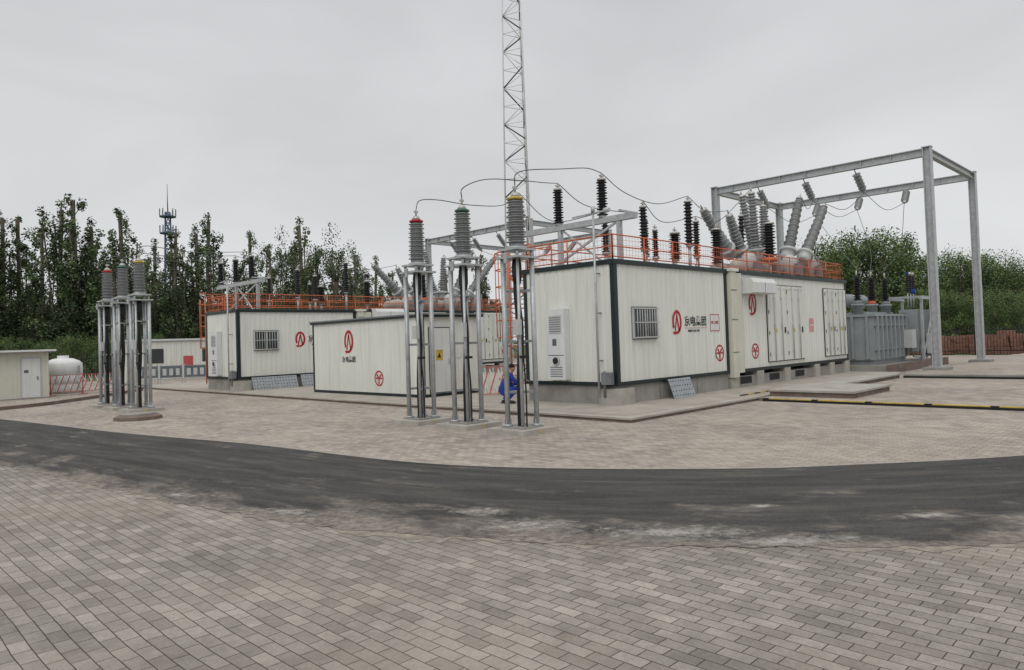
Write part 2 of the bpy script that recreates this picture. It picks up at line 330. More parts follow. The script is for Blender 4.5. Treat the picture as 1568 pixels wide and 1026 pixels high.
# ------------------------------------------------------------------ container substation building
def rail(g,x0,y0,x1,y1,z,h=.62,mesh=True):
    L=math.hypot(x1-x0,y1-y0); n=max(1,round(L/1.5)); 
    for i in range(n+1):
        t=i/n; x=x0+(x1-x0)*t;y=y0+(y1-y0)*t; g.tube((x,y,z),(x,y,z+h),.022,seg=6)
    for k in (1,.52,.1): g.tube((x0,y0,z+h*k),(x1,y1,z+h*k),.018,seg=6)
    if mesh:
        m=int(L/.13)
        for i in range(m):
            t=(i+.5)/m; x=x0+(x1-x0)*t;y=y0+(y1-y0)*t; g.beam((x,y,z+.05),(x,y,z+h),.005)
        for k in range(1,5): g.beam((x0,y0,z+h*k/5),(x1,y1,z+h*k/5),.005)
def building(ox,oy,H,zf=.57):
    par=E('prefab_substation_building',(ox,oy,0)); W=3.1
    zb=zf+.10; zt=H-.12
    g=G().m(CONC); g.box(.03,.03,0,5.62,W-.03,zf)
    g.box(5.75,.05,0,15.1,W-.05,zf-.12)
    g.m(CONCL)
    for x in (5.7,7.4,9.4,11.9,13.3,14.8): g.box(x,-.05,0,x+.42,.4,zf-.002)
    g.box(-.12,-.12,0,.55,.5,zf-.06)
    g.m(DARKIN)
    for x in (1.9,3.8): g.box(x,.026,.1,x+.012,.029,zf-.01)
    for x in (6.4,8.4,10.4): g.box(x,.044,.2,x+.75,.049,zf-.15)
    g.obj('plinth',par)
    g=G().m(WHITE); g.box(.04,.04,zf,5.6,W-.04,H-.05); g.box(6.5,.04,zf,15.16,W-.04,H-.05); g.obj('wall_core',par)
    g=G().m(WHITE)
    corr(g,(.12,0),(5.5,0),zb,zt,(0,-1)); corr(g,(0,W-.1),(0,.12),zb,zt,(-1,0)); corr(g,(6.6,0),(15.1,0),zb,zt,(0,-1))
    corr(g,(15.2,.1),(15.2,W-.1),zb,zt,(1,0)); corr(g,(15.1,W),(.1,W),zb,zt,(0,1)); g.obj('walls',par)
    g=G().m(DKGREEN)
    for x0,x1 in ((0,5.62),(6.48,15.2)):
        g.box(x0-.02,-.035,zf,x1,W+.03,zb)
        g.box(x0-.05,-.07,zt,x1+.03,W+.06,H)
    for x in (-.02,5.5): g.box(x,-.03,zb+.001,x+.13,.1,zt-.001)
    for x in (-.02,): g.box(x,W-.1,zb+.001,x+.12,W+.02,zt-.001)
    for x in (6.48,15.09): g.box(x,-.03,zb+.001,x+.1,.1,zt-.001)
    g.m(GALVD)
    for x0,x1 in ((0,5.62),(6.48,15.2)): g.box(x0+.05,.05,H,x1-.05,W-.05,H+.02)
    g.obj('frame_and_roof',par)
    g=G().m(CREAM); g.box(5.66,-.16,zf-.12,5.98,.2,H-.05); g.m(CREAM).box(6.02,-.1,zf,6.44,1,H-.1); g.m(WHITE).box(5.6,-.2,H-.06,6.1,.2,H+.03)
    g.m(GALVD)
    for z in (1.2,2.2,3.1): g.box(5.64,-.17,z,6.0,-.155,z+.03)
    g.obj('vertical_duct',par)
    g=G().m(DARKIN).box(.68,-.06,1.72,1.78,.0,2.56); g.m(GLASS).box(.74,-.068,1.78,1.72,-.061,2.5)
    g.m(LGREY)
    for x in (.70,1.215,1.74): g.box(x-.025,-.075,1.74,x+.025,-.03,2.54)
    for z in (1.74,2.5): g.box(.7,-.078,z,1.76,-.03,z+.04)
    for i in range(9):
        x=.78+i*.112; g.tube((x,-.13,1.74),(x,-.13,2.52),.011,seg=6)
    for z in (1.76,2.14,2.5): g.box(.68,-.145,z,1.78,-.128,z+.025)
    g.obj('window',par)
    g=G().m(WHITEP); y0,y1=1.48,2.1; g.box(-.24,y0,.72,-.022,y1,2.58)
    g.m(DARKIN); g.box(-.244,y0+.04,1.36,-.2405,y1-.04,1.375)
    g.m(LGREY); g.box(-.256,y0+.1,1.95,-.241,y1-.1,2.42); g.m(GALVD)
    for i in range(7): g.box(-.262,y0+.12,1.99+i*.06,-.257,y1-.12,2.012+i*.06)
    g.m(BLUEB).box(-.2445,y0+.28,1.62,-.2405,y0+.42,1.8)
    g.m(LGREY).lathe((-.24,(y0+y1)/2,1.22),(-.27,(y0+y1)/2,1.22),[(0,.13),(1,.12)],18); g.m(DARKIN).lathe((-.27,(y0+y1)/2,1.22),(-.275,(y0+y1)/2,1.22),[(0,.09),(1,.09)],18)
    g.m(GALVD)
    for i in range(5): g.box(-.246,y0+.1,.8+i*.06,-.2405,y1-.1,.825+i*.06)
    g.obj('air_conditioner',par)
    fz=-.017
    g=G().m(REDP); emblem(g,lambda u,w:(2.8+u,fz,2.16+w),.35); emblem(g,lambda u,w:(7.3+u,fz,2.72+w),.38)
    roundlogo(g,lambda u,w:(5.08+u,fz,1.22+w),.25); roundlogo(g,lambda u,w:(7.35+u,fz,1.2+w),.25)
    g.box(3.2,fz,1.98,4.4,fz+.004,1.988)
    g.m(WHITEP).box(4.58,fz,1.88,5.11,fz+.004,2.38); g.m(REDP)
    for a in ((4.58,1.88,5.11,1.90),(4.58,2.36,5.11,2.38),(4.58,1.90,4.60,2.36),(5.09,1.90,5.11,2.36)): g.box(a[0],fz-.004,a[1],a[2],fz-.001,a[3])
    g.m(PINK).box(11.6,fz,1.75,12.0,fz+.004,2.25); g.m(WHITEP).box(11.64,fz-.003,1.98,11.96,fz-.001,2.02)
    g.obj('logo_signs',par)
    text('京电集团',.30,(3.18,fz,2.07),(math.pi/2,0,0),BLACK,par,'company_lettering')
    text('2号二次舱',.095,(4.62,fz-.004,2.1),(math.pi/2,0,0),REDP,par,'sign_lettering')
    text('BEIJING ELECTRIC',.08,(3.35,fz,1.88),(math.pi/2,0,0),BLACK,par,'sub_lettering')
    g=G()
    for a,b in ((8.25,11.05),(12.95,15.02)):
        n=2; w=(b-a)/n
        g.m(DARKIN).box(a-.03,-.03,.80,b+.03,-.02,3.38)
        for i in range(n):
            x0=a+i*w+.012; x1=a+(i+1)*w-.012
            g.m(WHITE).box(x0,-.06,.83,x1,-.031,3.35)
            g.box(x0,-.075,.83,x0+.07,-.0605,3.35); g.box(x1-.07,-.075,.83,x1,-.0605,3.35); g.box(x0+.071,-.075,3.25,x1-.071,-.0605,3.35); g.box(x0+.071,-.075,.83,x1-.071,-.0605,.93)
            for j in range(5): 
                xx=x0+.14+j*(w-.3)/5; g.box(xx,-.07,.96,xx+.08,-.0605,3.22)
            g.m(LGREY)
            for k in (.3,.7):
                xx=x0+(x1-x0)*k; g.tube((xx,-.1,.85),(xx,-.1,3.33),.018,seg=6)
                g.box(xx-.05,-.115,1.9,xx+.05,-.095,1.96)
                for z in (1.1,2.0,2.9): g.box(xx-.035,-.11,z,xx+.035,-.076,z+.05)
            for z in (1.0,1.7,2.4,3.1): g.m(GALVD).box(x0-.01,-.09,z,x0+.04,-.0755,z+.12)
            g.m(YEL).box(x0+.45,-.082,1.78,x0+.6,-.0755,1.9)
            g.m(DARKIN).box(x1-.2,-.082,1.75,x1-.12,-.0755,1.95)
    g.obj('doors',par)
    g=G().m(WHITEP)
    pts=[(0,3.52),(-.34,3.5),(-.44,3.36),(-.44,3.05),(-.34,3.02),(0,3.02)]
    b=len(g.v)
    for x in (6.5,8.1): g.v+=[(x,p[0]-.03,p[1]) for p in pts]
    n=len(pts)
    for i in range(n): g.face([b+i,b+(i+1)%n,b+n+(i+1)%n,b+n+i])
    g.face([b+i for i in range(n)][::-1]); g.face([b+n+i for i in range(n)]); 
    g.m(DARKIN).box(7.28,-.474,3.04,7.295,-.471,3.38)
    g.obj('ventilation_hood',par)
    g=G().m(ORANGE); z=H+.02
    rail(g,.08,.06,5.6,.06,z); rail(g,.08,.06,.08,W-.06,z); rail(g,5.6,.06,15.1,.06,z); rail(g,.08,W-.06,15.1,W-.06,z,mesh=False); rail(g,15.1,.06,15.1,W-.06,z)
    g.obj('roof_railing',par)
    g=G().m(ORANGE); y=W+.95
    g.box(.35,W+.02,z-.12,1.25,y-.03,z-.06); rail(g,.35,W+.05,.35,y,z-.05,.8,False); rail(g,1.25,W+.05,1.25,y,z-.05,.8,False)
    for x in (.35,1.25): g.beam((x,W+.03,z-1.0),(x,y-.05,z-.12),.04); g.tube((x,y,.3),(x,y,z+.75),.028,seg=6)
    for i in range(14): g.tube((.35,y,.5+i*.28),(1.25,y,.5+i*.28),.014,seg=6)
    for zz in (1.9,2.4,2.9,3.4,3.9,4.4):
        g.path([(.35,y,zz),(.22,y+.3,zz),(.4,y+.62,zz),(.8,y+.75,zz),(1.2,y+.62,zz),(1.38,y+.3,zz),(1.25,y,zz)],.018)
    for p in ((.22,.3),(.4,.62),(.8,.75),(1.2,.62),(1.38,.3)): g.tube((p[0],y+p[1],1.9),(p[0],y+p[1],z+.66),.015,seg=6)
    g.obj('caged_ladder',par)
    g=G().m(GALV); g.tube((-.2,.42,.3),(-.2,.42,H+1.2),.03); g.beam((-.2,-.1,H+1.2),(-.2,1.1,H+1.16),.04); g.tube((-.2,.42,H+1.2),(-.2,.42,H+1.35),.05)
    g.m(LGREY); g.lathe((-.2,-.1,H+1.2),(-.2,.05,H+1.2),[(0,.05),(1,.07)],10); g.m(GALVD)
    g.box(-.24,.05,.62,-.06,.32,.92); g.box(-.2,.42,.5,-.02,.5,.56); g.tube((-.12,.3,.3),(-.12,.3,.95),.04)
    for z in (1.2,2.4,3.4): g.box(-.2,.4,z,-.02,.44,z+.03)
    g.obj('conduit_pole',par)
    return par
def post_ins(x,y,z0,z1,z2,ro=.13,col=BLACK,n=13,cap=None,par=None):
    g=G().m(GALV); g.tube((x,y,z0),(x,y,z1-.05),.05); g.lathe((x,y,z1-.07),(x,y,z1),[(0,.11),(1,.11)],12)
    g.m(col).sheds((x,y,z1),(x,y,z2-.12),n,ro*.55,ro,.95)
    if cap: g.m(cap).lathe((x,y,z1),(x,y,z1+.14),[(0,ro*1.08),(1,ro*1.02)],14)
    g.m(BRASS).lathe((x,y,z2-.12),(x,y,z2-.03),[(0,ro*.8),(.6,ro*.8),(1,.04)],12); g.tube((x,y,z2-.03),(x,y,z2+.1),.02); g.box(x-.09,y-.02,z2,x+.09,y+.02,z2+.03)
    return g.obj('post_insulator',par)
def bushing(g,b,t,ri=.12,ro=.24,n=18):
    b=Vector(b);t=Vector(t); d=(t-b).normalized()
    g.m(LGREY).lathe(b-d*.45,b,[(0,.2),(.3,.26),(.75,.26),(.76,.32),(1,.32)],16)
    g.m(GREYI).sheds(b,t-d*.12,n,ri*1.15,ro,.72,18)
    g.m(BRASS).lathe(t-d*.12,t,[(0,.13),(.5,.14),(1,.05)],12); g.tube(t,t+d*.15,.025)
def roofgear(ox,oy,H):
    dz=H-3.75
    def T(x,y,z): return (x-14.45+ox,y-10.82+oy,z+dz)
    g=G().m(GALV)
    g.beam(T(15.7,10.95,5.0),T(15.7,15.5,5.0),.16,.16)
    for y in (11.5,13.6): g.beam(T(15.7,y,3.77),T(15.7,y,4.92),.12)
    g.beam(T(15.3,13.6,3.8),T(15.7,11.6,4.9),.06); g.beam(T(15.7,12.0,3.8),T(15.7,13.5,4.9),.05)
    g.beam(T(15.3,11.2,5.12),T(16.1,11.2,5.12),.05)
    g.obj('steel_support_frame')
    for y in (12.05,13.65,15.25): post_ins(*T(15.7,y,5.08)[:2],5.08+dz,5.14+dz,6.22+dz,.16)
    for x,y,s,t,ro,cp in ((18,12.3,4.4,5.75,.14,None),(18.6,12.3,4.2,5.1,.11,None),(20.55,12.3,4.7,6.2,.16,None),(18.9,11.8,4.1,4.97,.19,None),(22.2,13,4.5,5.8,.14,None),
        (21.4,11.8,4.1,5.3,.20,None),(25.9,13.2,4.4,6.4,.14,None),(24.6,11.5,4.3,5.75,.24,ORANGE),(19.4,13.2,4.4,5.6,.13,None),(16.9,12.9,4.3,5.4,.12,None)):
        a=T(x,y,3.77); post_ins(a[0],a[1],a[2],s+dz,t+dz,ro,cap=cp)
    g=G().m(TANKB)
    for x0,x1,y,z,r in ((22.8,29.0,12.0,4.12,.24),(23.2,29.0,13.0,4.12,.24)):
        g.lathe(T(x0,y,z),T(x1,y,z),[(0,r*.3),(.02,r*.8),(.05,r),(.95,r),(.98,r*.8),(1,r*.3)],18)
        g.m(LGREY)
        for k in range(6):
            xx=x0+(x1-x0)*(k+.5)/6; g.lathe(T(xx,y,z),T(xx+.07,y,z),[(0,r*1.2),(1,r*1.2)],18); g.box(T(xx-.15,y-.2,3.77)[0],T(0,y-.2,0)[1],3.77+dz,T(xx+.2,y,0)[0],T(0,y+.2,0)[1],z-r+dz+.05)
        g.m(TANKB)
    for i,(x,y) in enumerate(((24.0,12.0),(25.5,12.0),(27.2,11.9),(28.3,11.6),(26.4,11.6))):
        g.m(TANKB if i%2 else LGREY).lathe(T(x,y,3.8),T(x,y,4.68),[(0,.27),(.7,.27),(.85,.23),(.95,.14),(1,.03)],16); g.m(GALVD).box(T(x-.2,0,0)[0],T(0,y-.42,0)[1],3.9+dz,T(x+.15,0,0)[0],T(0,y-.28,0)[1],4.3+dz); g.tube(T(x+.3,y-.2,3.8),T(x+.3,y-.2,4.7),.03)
    B=[((27.3,12.0,4.95),(28.55,12.0,7.15)),((27.9,11.6,4.8),(30.0,11.6,6.9)),((27.0,12.8,4.9),(27.2,12.9,6.85)),((25.2,12.3,4.9),(25.0,12.3,7.0)),((24.5,12.6,4.9),(23.8,12.6,6.1)),((23.9,12.8,4.9),(22.5,12.9,6.2)),((26.6,13.1,4.9),(26.2,13.3,7.2))]
    for b,t in B: bushing(g,T(*b),T(*t))
    g.obj('gas_insulated_switchgear')
    return T
building(14.45,10.82,3.75); T1=roofgear(14.45,10.82,3.75)
building(12.8,28.7,3.45); T2=roofgear(12.8,28.7,3.45)
def plate(x,y,w,name='perforated_plate'):
    g=G()
    a=Vector((x,y-.22,.11)); b=Vector((x,y-.04,.62)); g.m(SHEETG); g.poly([a,a+Vector((w,0,0)),b+Vector((w,0,0)),b]); g.poly([a+Vector((0,.02,0)),b+Vector((0,.02,0)),b+Vector((w,.02,0)),a+Vector((w,.02,0))])
    g.m(DARKIN)
    for i in range(int(w/.13)):
        for j in range(4):
            c=a.lerp(b,(j+.5)/4)+Vector((.07+i*.13,-.006,0)); n=8
            g.poly([c+Vector((math.cos(k*math.tau/n)*.022,0,math.sin(k*math.tau/n)*.022)) for k in range(n)])
    return g.obj(name)
plate(16.5,10.72,1.1); plate(13.3,28.6,2.0); plate(15.5,28.6,1.7)
g=G()
for i in range(8): g.m(YEL if i%2 else BLACK).box(18.0+i*.35,9.35,.105,18.35+i*.35,9.43,.13)
g.obj('striped_kerb')
# ------------------------------------------------------------------ storage container
def storage(ox,oy):
    par=E('storage_container',(ox,oy,0)); Lx,Ly,H=2.45,6.6,2.72
    g=G().m(WHITE); g.box(.04,.04,.1,Lx-.04,Ly-.04,H-.06); corr(g,(0,Ly-.06),(0,.1),.2,H-.1,(-1,0),.24,.009); corr(g,(.1,0),(Lx-.05,0),.2,H-.1,(0,-1),.24,.009)
    corr(g,(Lx-.05,Ly),(.05,Ly),.2,H-.1,(0,1),.24,.009); g.obj('walls',par)
    g=G().m(DKGREEN); g.box(-.02,-.02,.02,Lx,Ly,.2); g.box(-.02,-.02,.201,.09,.08,H-.1); g.box(-.02,Ly-.05,.201,.06,Ly+.02,H-.1); g.box(-.08,-.12,H-.1,Lx+.08,Ly+.08,H-.03); g.m(GALVD).box(-.1,-.14,H-.029,Lx+.1,Ly+.1,H+.02); g.obj('frame_and_roof',par)
    g=G().m(CONC); g.box(.05,.05,0,Lx-.05,Ly-.05,.018); g.obj('footing',par)
    g=G().m(DARKIN).box(.25,-.03,.22,1.12,-.018,2.3); g.m(WHITEP).box(.28,-.05,.24,1.09,-.031,2.27); g.m(LGREY).box(1.0,-.09,1.15,1.05,-.051,1.3)
    g.m(YEL).box(.5,-.056,1.25,.78,-.051,1.58); g.m(BLACK).poly([(.57,-.058,1.33),(.71,-.058,1.33),(.64,-.058,1.5)]); g.m(WHITEP).box(1.3,-.02,1.3,1.6,-.015,1.5); g.obj('door',par)
    g=G().m(REDP); emblem(g,lambda u,w:(-.014,4.15-u,1.95+w),.42); roundlogo(g,lambda u,w:(-.014,2.35-u,.68+w),.26)
    g.obj('logo_signs',par); text('京电集团',.22,(-.015,4.6,1.24),(math.pi/2,0,-math.pi/2),BLACK,par,'company_lettering')
storage(13.8,17.8)
# ------------------------------------------------------------------ cable termination posts
def term(x,y,cap,name='cable_termination_post'):
    par=E(name,(x,y,0)); 
    g=G().m(CONCL); g.box(-.5,-.5,-.01,.5,.5,.09); g.m(CONC).box(-.3,-.3,.09,.3,.3,.12); g.obj('base_pad',par)
    g=G().m(GALV)
    for a,b in ((-.2,.2),(.2,-.2),(.2,.2)):
        g.tube((a,b,.12),(a,b,3.4),.052,seg=12); g.lathe((a,b,.12),(a,b,.16),[(0,.1),(1,.1)],12)
        for k in range(4):
            an=k*math.pi/2+.4; g.beam((a+math.cos(an)*.05,b+math.sin(an)*.05,.16),(a+math.cos(an)*.05,b+math.sin(an)*.05,.26),.01,.05)
    g.tube((-.17,-.17,.12),(-.17,-.17,3.4),.03,seg=10)
    for z in (.75,1.75,2.75):
        g.box(-.24,.17,z,.24,.23,z+.05); g.box(.17,-.24,z,.23,.169,z+.05); g.beam((-.17,-.17,z+.02),(.2,.2,z+.02),.05,.04)
    g.box(-.3,-.3,3.4,.3,.3,.04+3.4); g.box(-.34,-.04,3.3,-.3,.04,3.5)
    for a in (-.2,.2):
        for b in (-.2,.2): g.tube((a,b,3.44),(a,b,3.56),.03,seg=8)
    g.box(-.26,-.26,3.56,.26,.26,3.6); g.obj('steel_frame',par)
    g=G().m(BLACK); g.path(cat([(-.05,0,.05),(-.06,-.02,1.0),(-.03,-.05,1.9),(-.05,0,2.7),(-.02,0,3.4)],6),.06,10)
    g.lathe((-.04,-.02,2.9),(-.02,0,3.4),[(0,.07),(.3,.1),(.8,.1),(1,.08)],12)
    g.path(cat([(-.1,-.12,2.6),(-.16,-.25,2.1),(-.2,-.28,1.5),(-.1,-.22,.9),(-.08,-.2,.12)],6),.016)
    g.m(LGREY).box(-.3,-.26,1.9,-.2,-.12,2.2)
    g.m(DARKIN).box(-.2,-.235,1.45,-.04,-.17,1.5); g.m(YEL).box(-.055,-.502,.02,.0,-.5025,.08)
    g.obj('cable',par)
    g=G().m(GALV).lathe((0,0,3.6),(0,0,3.72),[(0,.2),(.3,.2),(.31,.15),(1,.15)],16); g.m(GREYI).sheds((0,0,3.72),(0,0,4.56),17,.14,.205,.86,20)
    g.m(cap).lathe((0,0,4.57),(0,0,4.63),[(0,.14),(.2,.16),(.7,.16),(1,.12)],16); g.m(BRASS).lathe((0,0,4.63),(0,0,4.72),[(0,.11),(1,.06)],12); g.tube((0,0,4.72),(0,0,4.86),.022); g.box(-.05,-.02,4.8,.05,.02,4.84)
    g.obj('insulator',par)
for (y,c) in ((13.1,REDP),(11.5,GRN),(9.9,YEL)): term(10.1,y,c)
for (y,c) in ((27.0,REDP),(25.4,GRN),(23.8,YEL)): term(7.55,y,c)
t1=lambda y:(15.7,y,6.32)
wire([(10.1,13.1,4.86),(10.3,13.2,5.12),(11.2,13.6,5.3),(13,14.4,5.5),(14.8,15,5.8),t1(15.25)])
wire([(10.1,11.5,4.86),(10.2,11.55,5.12),(11.2,11.9,5.5),(13,12.6,5.85),(14.8,13.3,6.15),t1(13.65)])
wire([(10.1,9.9,4.86),(10.15,9.9,5.1),(10.9,10.2,5.35),(12.6,10.9,5.75),(14.4,11.5,6.15),t1(12.05)])
wire([t1(12.05),(17,12.2,5.95),(18.8,12.3,5.85),(20.55,12.3,6.3)]); wire([t1(13.65),(16.6,13.3,5.7),(18,12.5,5.5),(19.4,13.2,5.7)])
wire([t1(15.25),(16.4,14.5,5.4),(16.9,12.9,5.5)]); wire([(20.55,12.3,6.3),(22,12.5,6.0),(23.8,12.6,6.2)]); wire([(18,12.3,5.85),(19.5,12.6,5.4),(22.2,13,5.9)]); wire([(22.2,13,5.9),(23.8,13,5.9),(25,12.3,7.1)])
for i,y in enumerate((27.0,25.4,23.8)):
    e=T2(15.7,(15.25,13.65,12.05)[i],6.32); s=(7.55,y,4.86)
    wire([s,(s[0]+.3,s[1]+.2,5.15),(s[0]*.6+e[0]*.4,s[1]*.6+e[1]*.4,5.35),e])
wire([T2(*t1(12.05)),T2(17,12.2,5.95),T2(18.8,12.3,5.85),T2(20.55,12.3,6.3)]); wire([T2(20.55,12.3,6.3),T2(22,12.5,5.9),T2(23.8,12.6,6.2)]); wire([T2(*t1(13.65)),T2(18,12.5,5.5),T2(22.2,13,5.9)])
# ------------------------------------------------------------------ gantries
def hang(g,p,d,L=1.0):
    p=Vector(p); d=Vector(d).normalized(); g.m(GALVD).tube(p,p+d*.25,.02); g.m(GREYI).sheds(p+d*.22,p+d*(L),10,.08,.16,1.0,12); g.m(BRASS).lathe(p+d*L,p+d*(L+.12),[(0,.09),(1,.05)],10); return p+d*(L+.12)
def gantry(x0,x1,y0,y1,H=8.4,zb=.0):
    par=E('steel_gantry'); g=G().m(GALV); w=.28
    for x in (x0,x1):
        for y in (y0,y1):
            g.box(x-w/2,y-w/2,zb+.2,x+w/2,y-w/2+.03,H); g.box(x-w/2,y+w/2-.03,zb+.2,x+w/2,y+w/2,H); g.box(x-.02,y-w/2+.03,zb+.2,x+.02,y+w/2-.03,H)
            g.box(x-.24,y-.24,zb+.17,x+.24,y+.24,zb+.2); g.box(x-w/2-.02,y-w/2-.02,H,x+w/2+.02,y+w/2+.02,H+.03)
            for k in range(4):
                a=k*math.pi/2+.785; g.tube((x+math.cos(a)*.28,y+math.sin(a)*.28,zb+.17),(x+math.cos(a)*.28,y+math.sin(a)*.28,zb+.24),.018,seg=6)
    for x in (x0,x1):
        a,b=y0+w/2,y1-w/2
        g.box(x-.12,a,H-.32,x+.12,b,H-.29); g.box(x-.12,a,H-.05,x+.12,b,H-.02); g.box(x-.015,a,H-.29,x+.015,b,H-.05)
        k=a
        while k<b: g.box(x-.1,k,H-.289,x-.016,k+.02,H-.051); k+=1.1
    for y in (y0,y1):
        a,b=x0+w/2,x1-w/2
        g.box(a,y-.1,H-.30,b,y+.1,H-.27); g.box(a,y-.1,H-.06,b,y+.1,H-.03); g.box(a,y-.015,H-.27,b,y+.015,H-.06)
    g.obj('frame',par)
    g=G().m(CONC)
    for x in (x0,x1):
        for y in (y0,y1): g.box(x-.4,y-.4,zb,x+.4,y+.4,zb+.17)
    g.obj('footings',par)
    g=G(); ends=[]
    for k in (.3,.535,.765):
        y=y0+(y1-y0)*k; e=hang(g,(x0,y,H-.33),(.65,-.1,-.8)); e2=hang(g,(x1,y,H-.33),(-.75,-.1,-.62)); ends.append((e,e2))
    g.obj('string_insulators',par)
    for e,e2 in ends: wire([e,e.lerp(e2,.5)+Vector((0,0,-.5)),e2],.012,'jumper_cable',par)
    return ends
e1=gantry(30.0,36.6,7.75,16.5,8.5,.12); e2=gantry(28.5,35.6,26.9,35.8)
for en,T in ((e1,T1),(e2,T2)):
    for (e,_),tp in zip(en,((30.05,11.6,7.0),(28.6,12.0,7.25),(27.2,12.9,7.0))):
        t=Vector(T(*tp)); wire([e,e.lerp(t,.5)+Vector((0,0,-.45)),t])
# ------------------------------------------------------------------ transformer
def transformer(ox,oy):
    par=E('power_transformer',(ox,oy,0)); 
    g=G().m(CONC); g.box(-.5,-.6,0,7.2,3.2,.3); g.m(BROWN).box(-.7,-.8,0,7.4,-.62,.34); g.obj('foundation',par)
    g=G().m(MGREY); g.box(0,0,.5,4.1,2.3,2.3); g.box(-.08,-.08,2.3,4.18,2.38,2.4); g.box(.1,.1,.3,4.0,2.2,.5)
    for i in range(8): x=.15+i*.53; g.box(x,-.11,.55,x+.1,-.001,2.299)
    for i in range(4): y=.2+i*.58; g.box(-.11,y,.55,-.001,y+.1,2.299)
    for z in (.9,1.9): g.box(-.06,-.06,z,4.16,-.002,z+.06)
    g.box(.4,.4,2.4,3.7,1.9,2.5)
    g.obj('tank',par)
    g=G().m(MGREY)
    for k in range(2):
        for i in range(11):
            x=4.5+i*.14+k*1.3 if k else 4.35+i*.1; y=-.4+k*.05
            g.box(x,y-.0,.7,x+.035,y+.75,2.6)
        g.tube((4.3+k*1.4,.1,2.5),(5.5+k*1.4,.1,2.5),.06); g.tube((4.3+k*1.4,.1,.8),(5.5+k*1.4,.1,.8),.06)
    g.obj('radiators',par)
    g=G().m(MGREY).lathe((1.2,1.9,3.1),(4.4,1.9,3.1),[(0,.1),(.02,.28),(.98,.28),(1,.1)],20)
    for x in (1.7,3.8): g.box(x,1.8,2.4,x+.12,2.0,2.85)
    g.tube((2.6,1.9,2.85),(2.6,1.2,2.5),.05); g.obj('conservator',par)
    g=G()
    for i,(x,y) in enumerate(((.3,.7),(1.7,.6),(3.1,.5))):
        g.m(MGREY).lathe((x,y,2.4),(x,y,2.85),[(0,.2),(.8,.2),(.81,.25),(1,.25)],14)
        g.m((GREYI,ORANGE,GREYI)[i]).lathe((x,y,2.85),(x,y,3.0),[(0,.18),(1,.15)],14)
        g.m(BLACK).sheds((x,y,3.0),(x+.02,y,4.0),14,.09,.19,.8); g.m(BRASS).tube((x,y,4.0),(x,y,4.25),.03)
    for i in range(3):
        x=4.9+i*.42; g.m(GALV).tube((x,.1,2.7),(x,.1,3.4),.03); g.m(BLACK).sheds((x,.1,3.4),(x,.1,4.2),9,.05,.12,.85); g.m(BLUE if i==0 else BRASS).tube((x,.1,4.2),(x,.1,4.35),.05)
    g.obj('bushings',par)
    g=G().m(GALV)
    for x in (4.5,6.4): g.beam((x,-.55,.3),(x,-.55,3.05),.1); g.beam((x,.8,.3),(x,.8,3.05),.1)
    g.beam((4.3,-.55,3.1),(6.6,-.55,3.1),.1); g.beam((4.3,.8,3.1),(6.6,.8,3.1),.1)
    for i in range(3): g.beam((4.7+i*.7,-.6,3.18),(4.7+i*.7,.85,3.18),.06)
    g.beam((4.5,-.55,.4),(6.4,-.55,2.9),.05)
    g.m(LGREY).box(3.3,-.45,.9,3.9,-.12,1.7); g.box(5.0,-.75,.6,5.6,-.56,1.5); g.m(GALVD).tube((5.3,-.65,.3),(5.3,-.65,.6),.04)
    for i in range(9): x=4.3+i*.28; g.m(GALVD).tube((x,-.5,.4+.1*(i%3)),(x+.25,-.45,1.2+.2*(i%2)),.03)
    g.m(GALVD).path([(3.6,-.3,.9),(3.6,-.4,.5),(4.4,-.5,.45),(5.6,-.5,.5)],.035); g.m(BLUE).lathe((4.3,-.3,3.3),(4.3,-.3,3.5),[(0,.10),(1,.08)],10)
    g.obj('stand_and_cabinets',par)
transformer(31.2,10.3)
for i,x in enumerate((31.5,32.9,34.3)):
    a=e1[2-i][1]; wire([a,Vector(a)*.5+Vector((x,10.9,4.3))*.5+Vector((.2,-.2,-.5)),(x,10.9,4.25)])
# ------------------------------------------------------------------ lattice masts
def lattice(x,y,H,w0,w1,bay,r,col,col2,n=4):
    g=G()
    def c(z,k):
        w=(w0+(w1-w0)*z/H)/2*1.15; an=math.pi/2*k+.35 if n==4 else math.tau/3*k+.3
        return (x+math.cos(an)*w*1.1,y+math.sin(an)*w*1.1,z)
    g.m(col)
    for k in range(n): g.tube(c(0,k),c(H,k),r*1.5,r,6)
    z=0;i=0
    while z<H-.01:
        z2=min(H,z+bay)
        for k in range(n):
            k2=(k+1)%n
            g.m(col2 if (i+2*k)%3==0 else col); rr=r*(1.15 if (i+2*k)%3==0 else .7)
            if (i+k)%2: g.tube(c(z,k),c(z2,k2),rr,seg=5)
            else: g.tube(c(z,k2),c(z2,k),rr,seg=5)
            g.m(col); g.tube(c(z2,k),c(z2,k2),r*.6,seg=5)
        z=z2;i+=1
    return g
WHT=M('white_mast_steel',(.68,.69,.70),.5,.1)
g=lattice(22.36,21.6,30,1.25,.45,.8,.026,WHT,M('dark_mast_steel',(.05,.05,.055),.5),3)
g.m(WHT).tube((22.36,21.6,29.8),(22.36,21.6,33),.03); g.m(CONC).box(21.5,20.8,-.02,23.2,22.4,.2); g.obj('lattice_lightning_mast')
TOWB=M('tower_steel',(.10,.14,.22),.6)
cx,cy=(150-71.5)*q2,(150+71.5)*q2
g=lattice(cx,cy,31,2.4,1.0,1.8,.13,TOWB,TOWB)
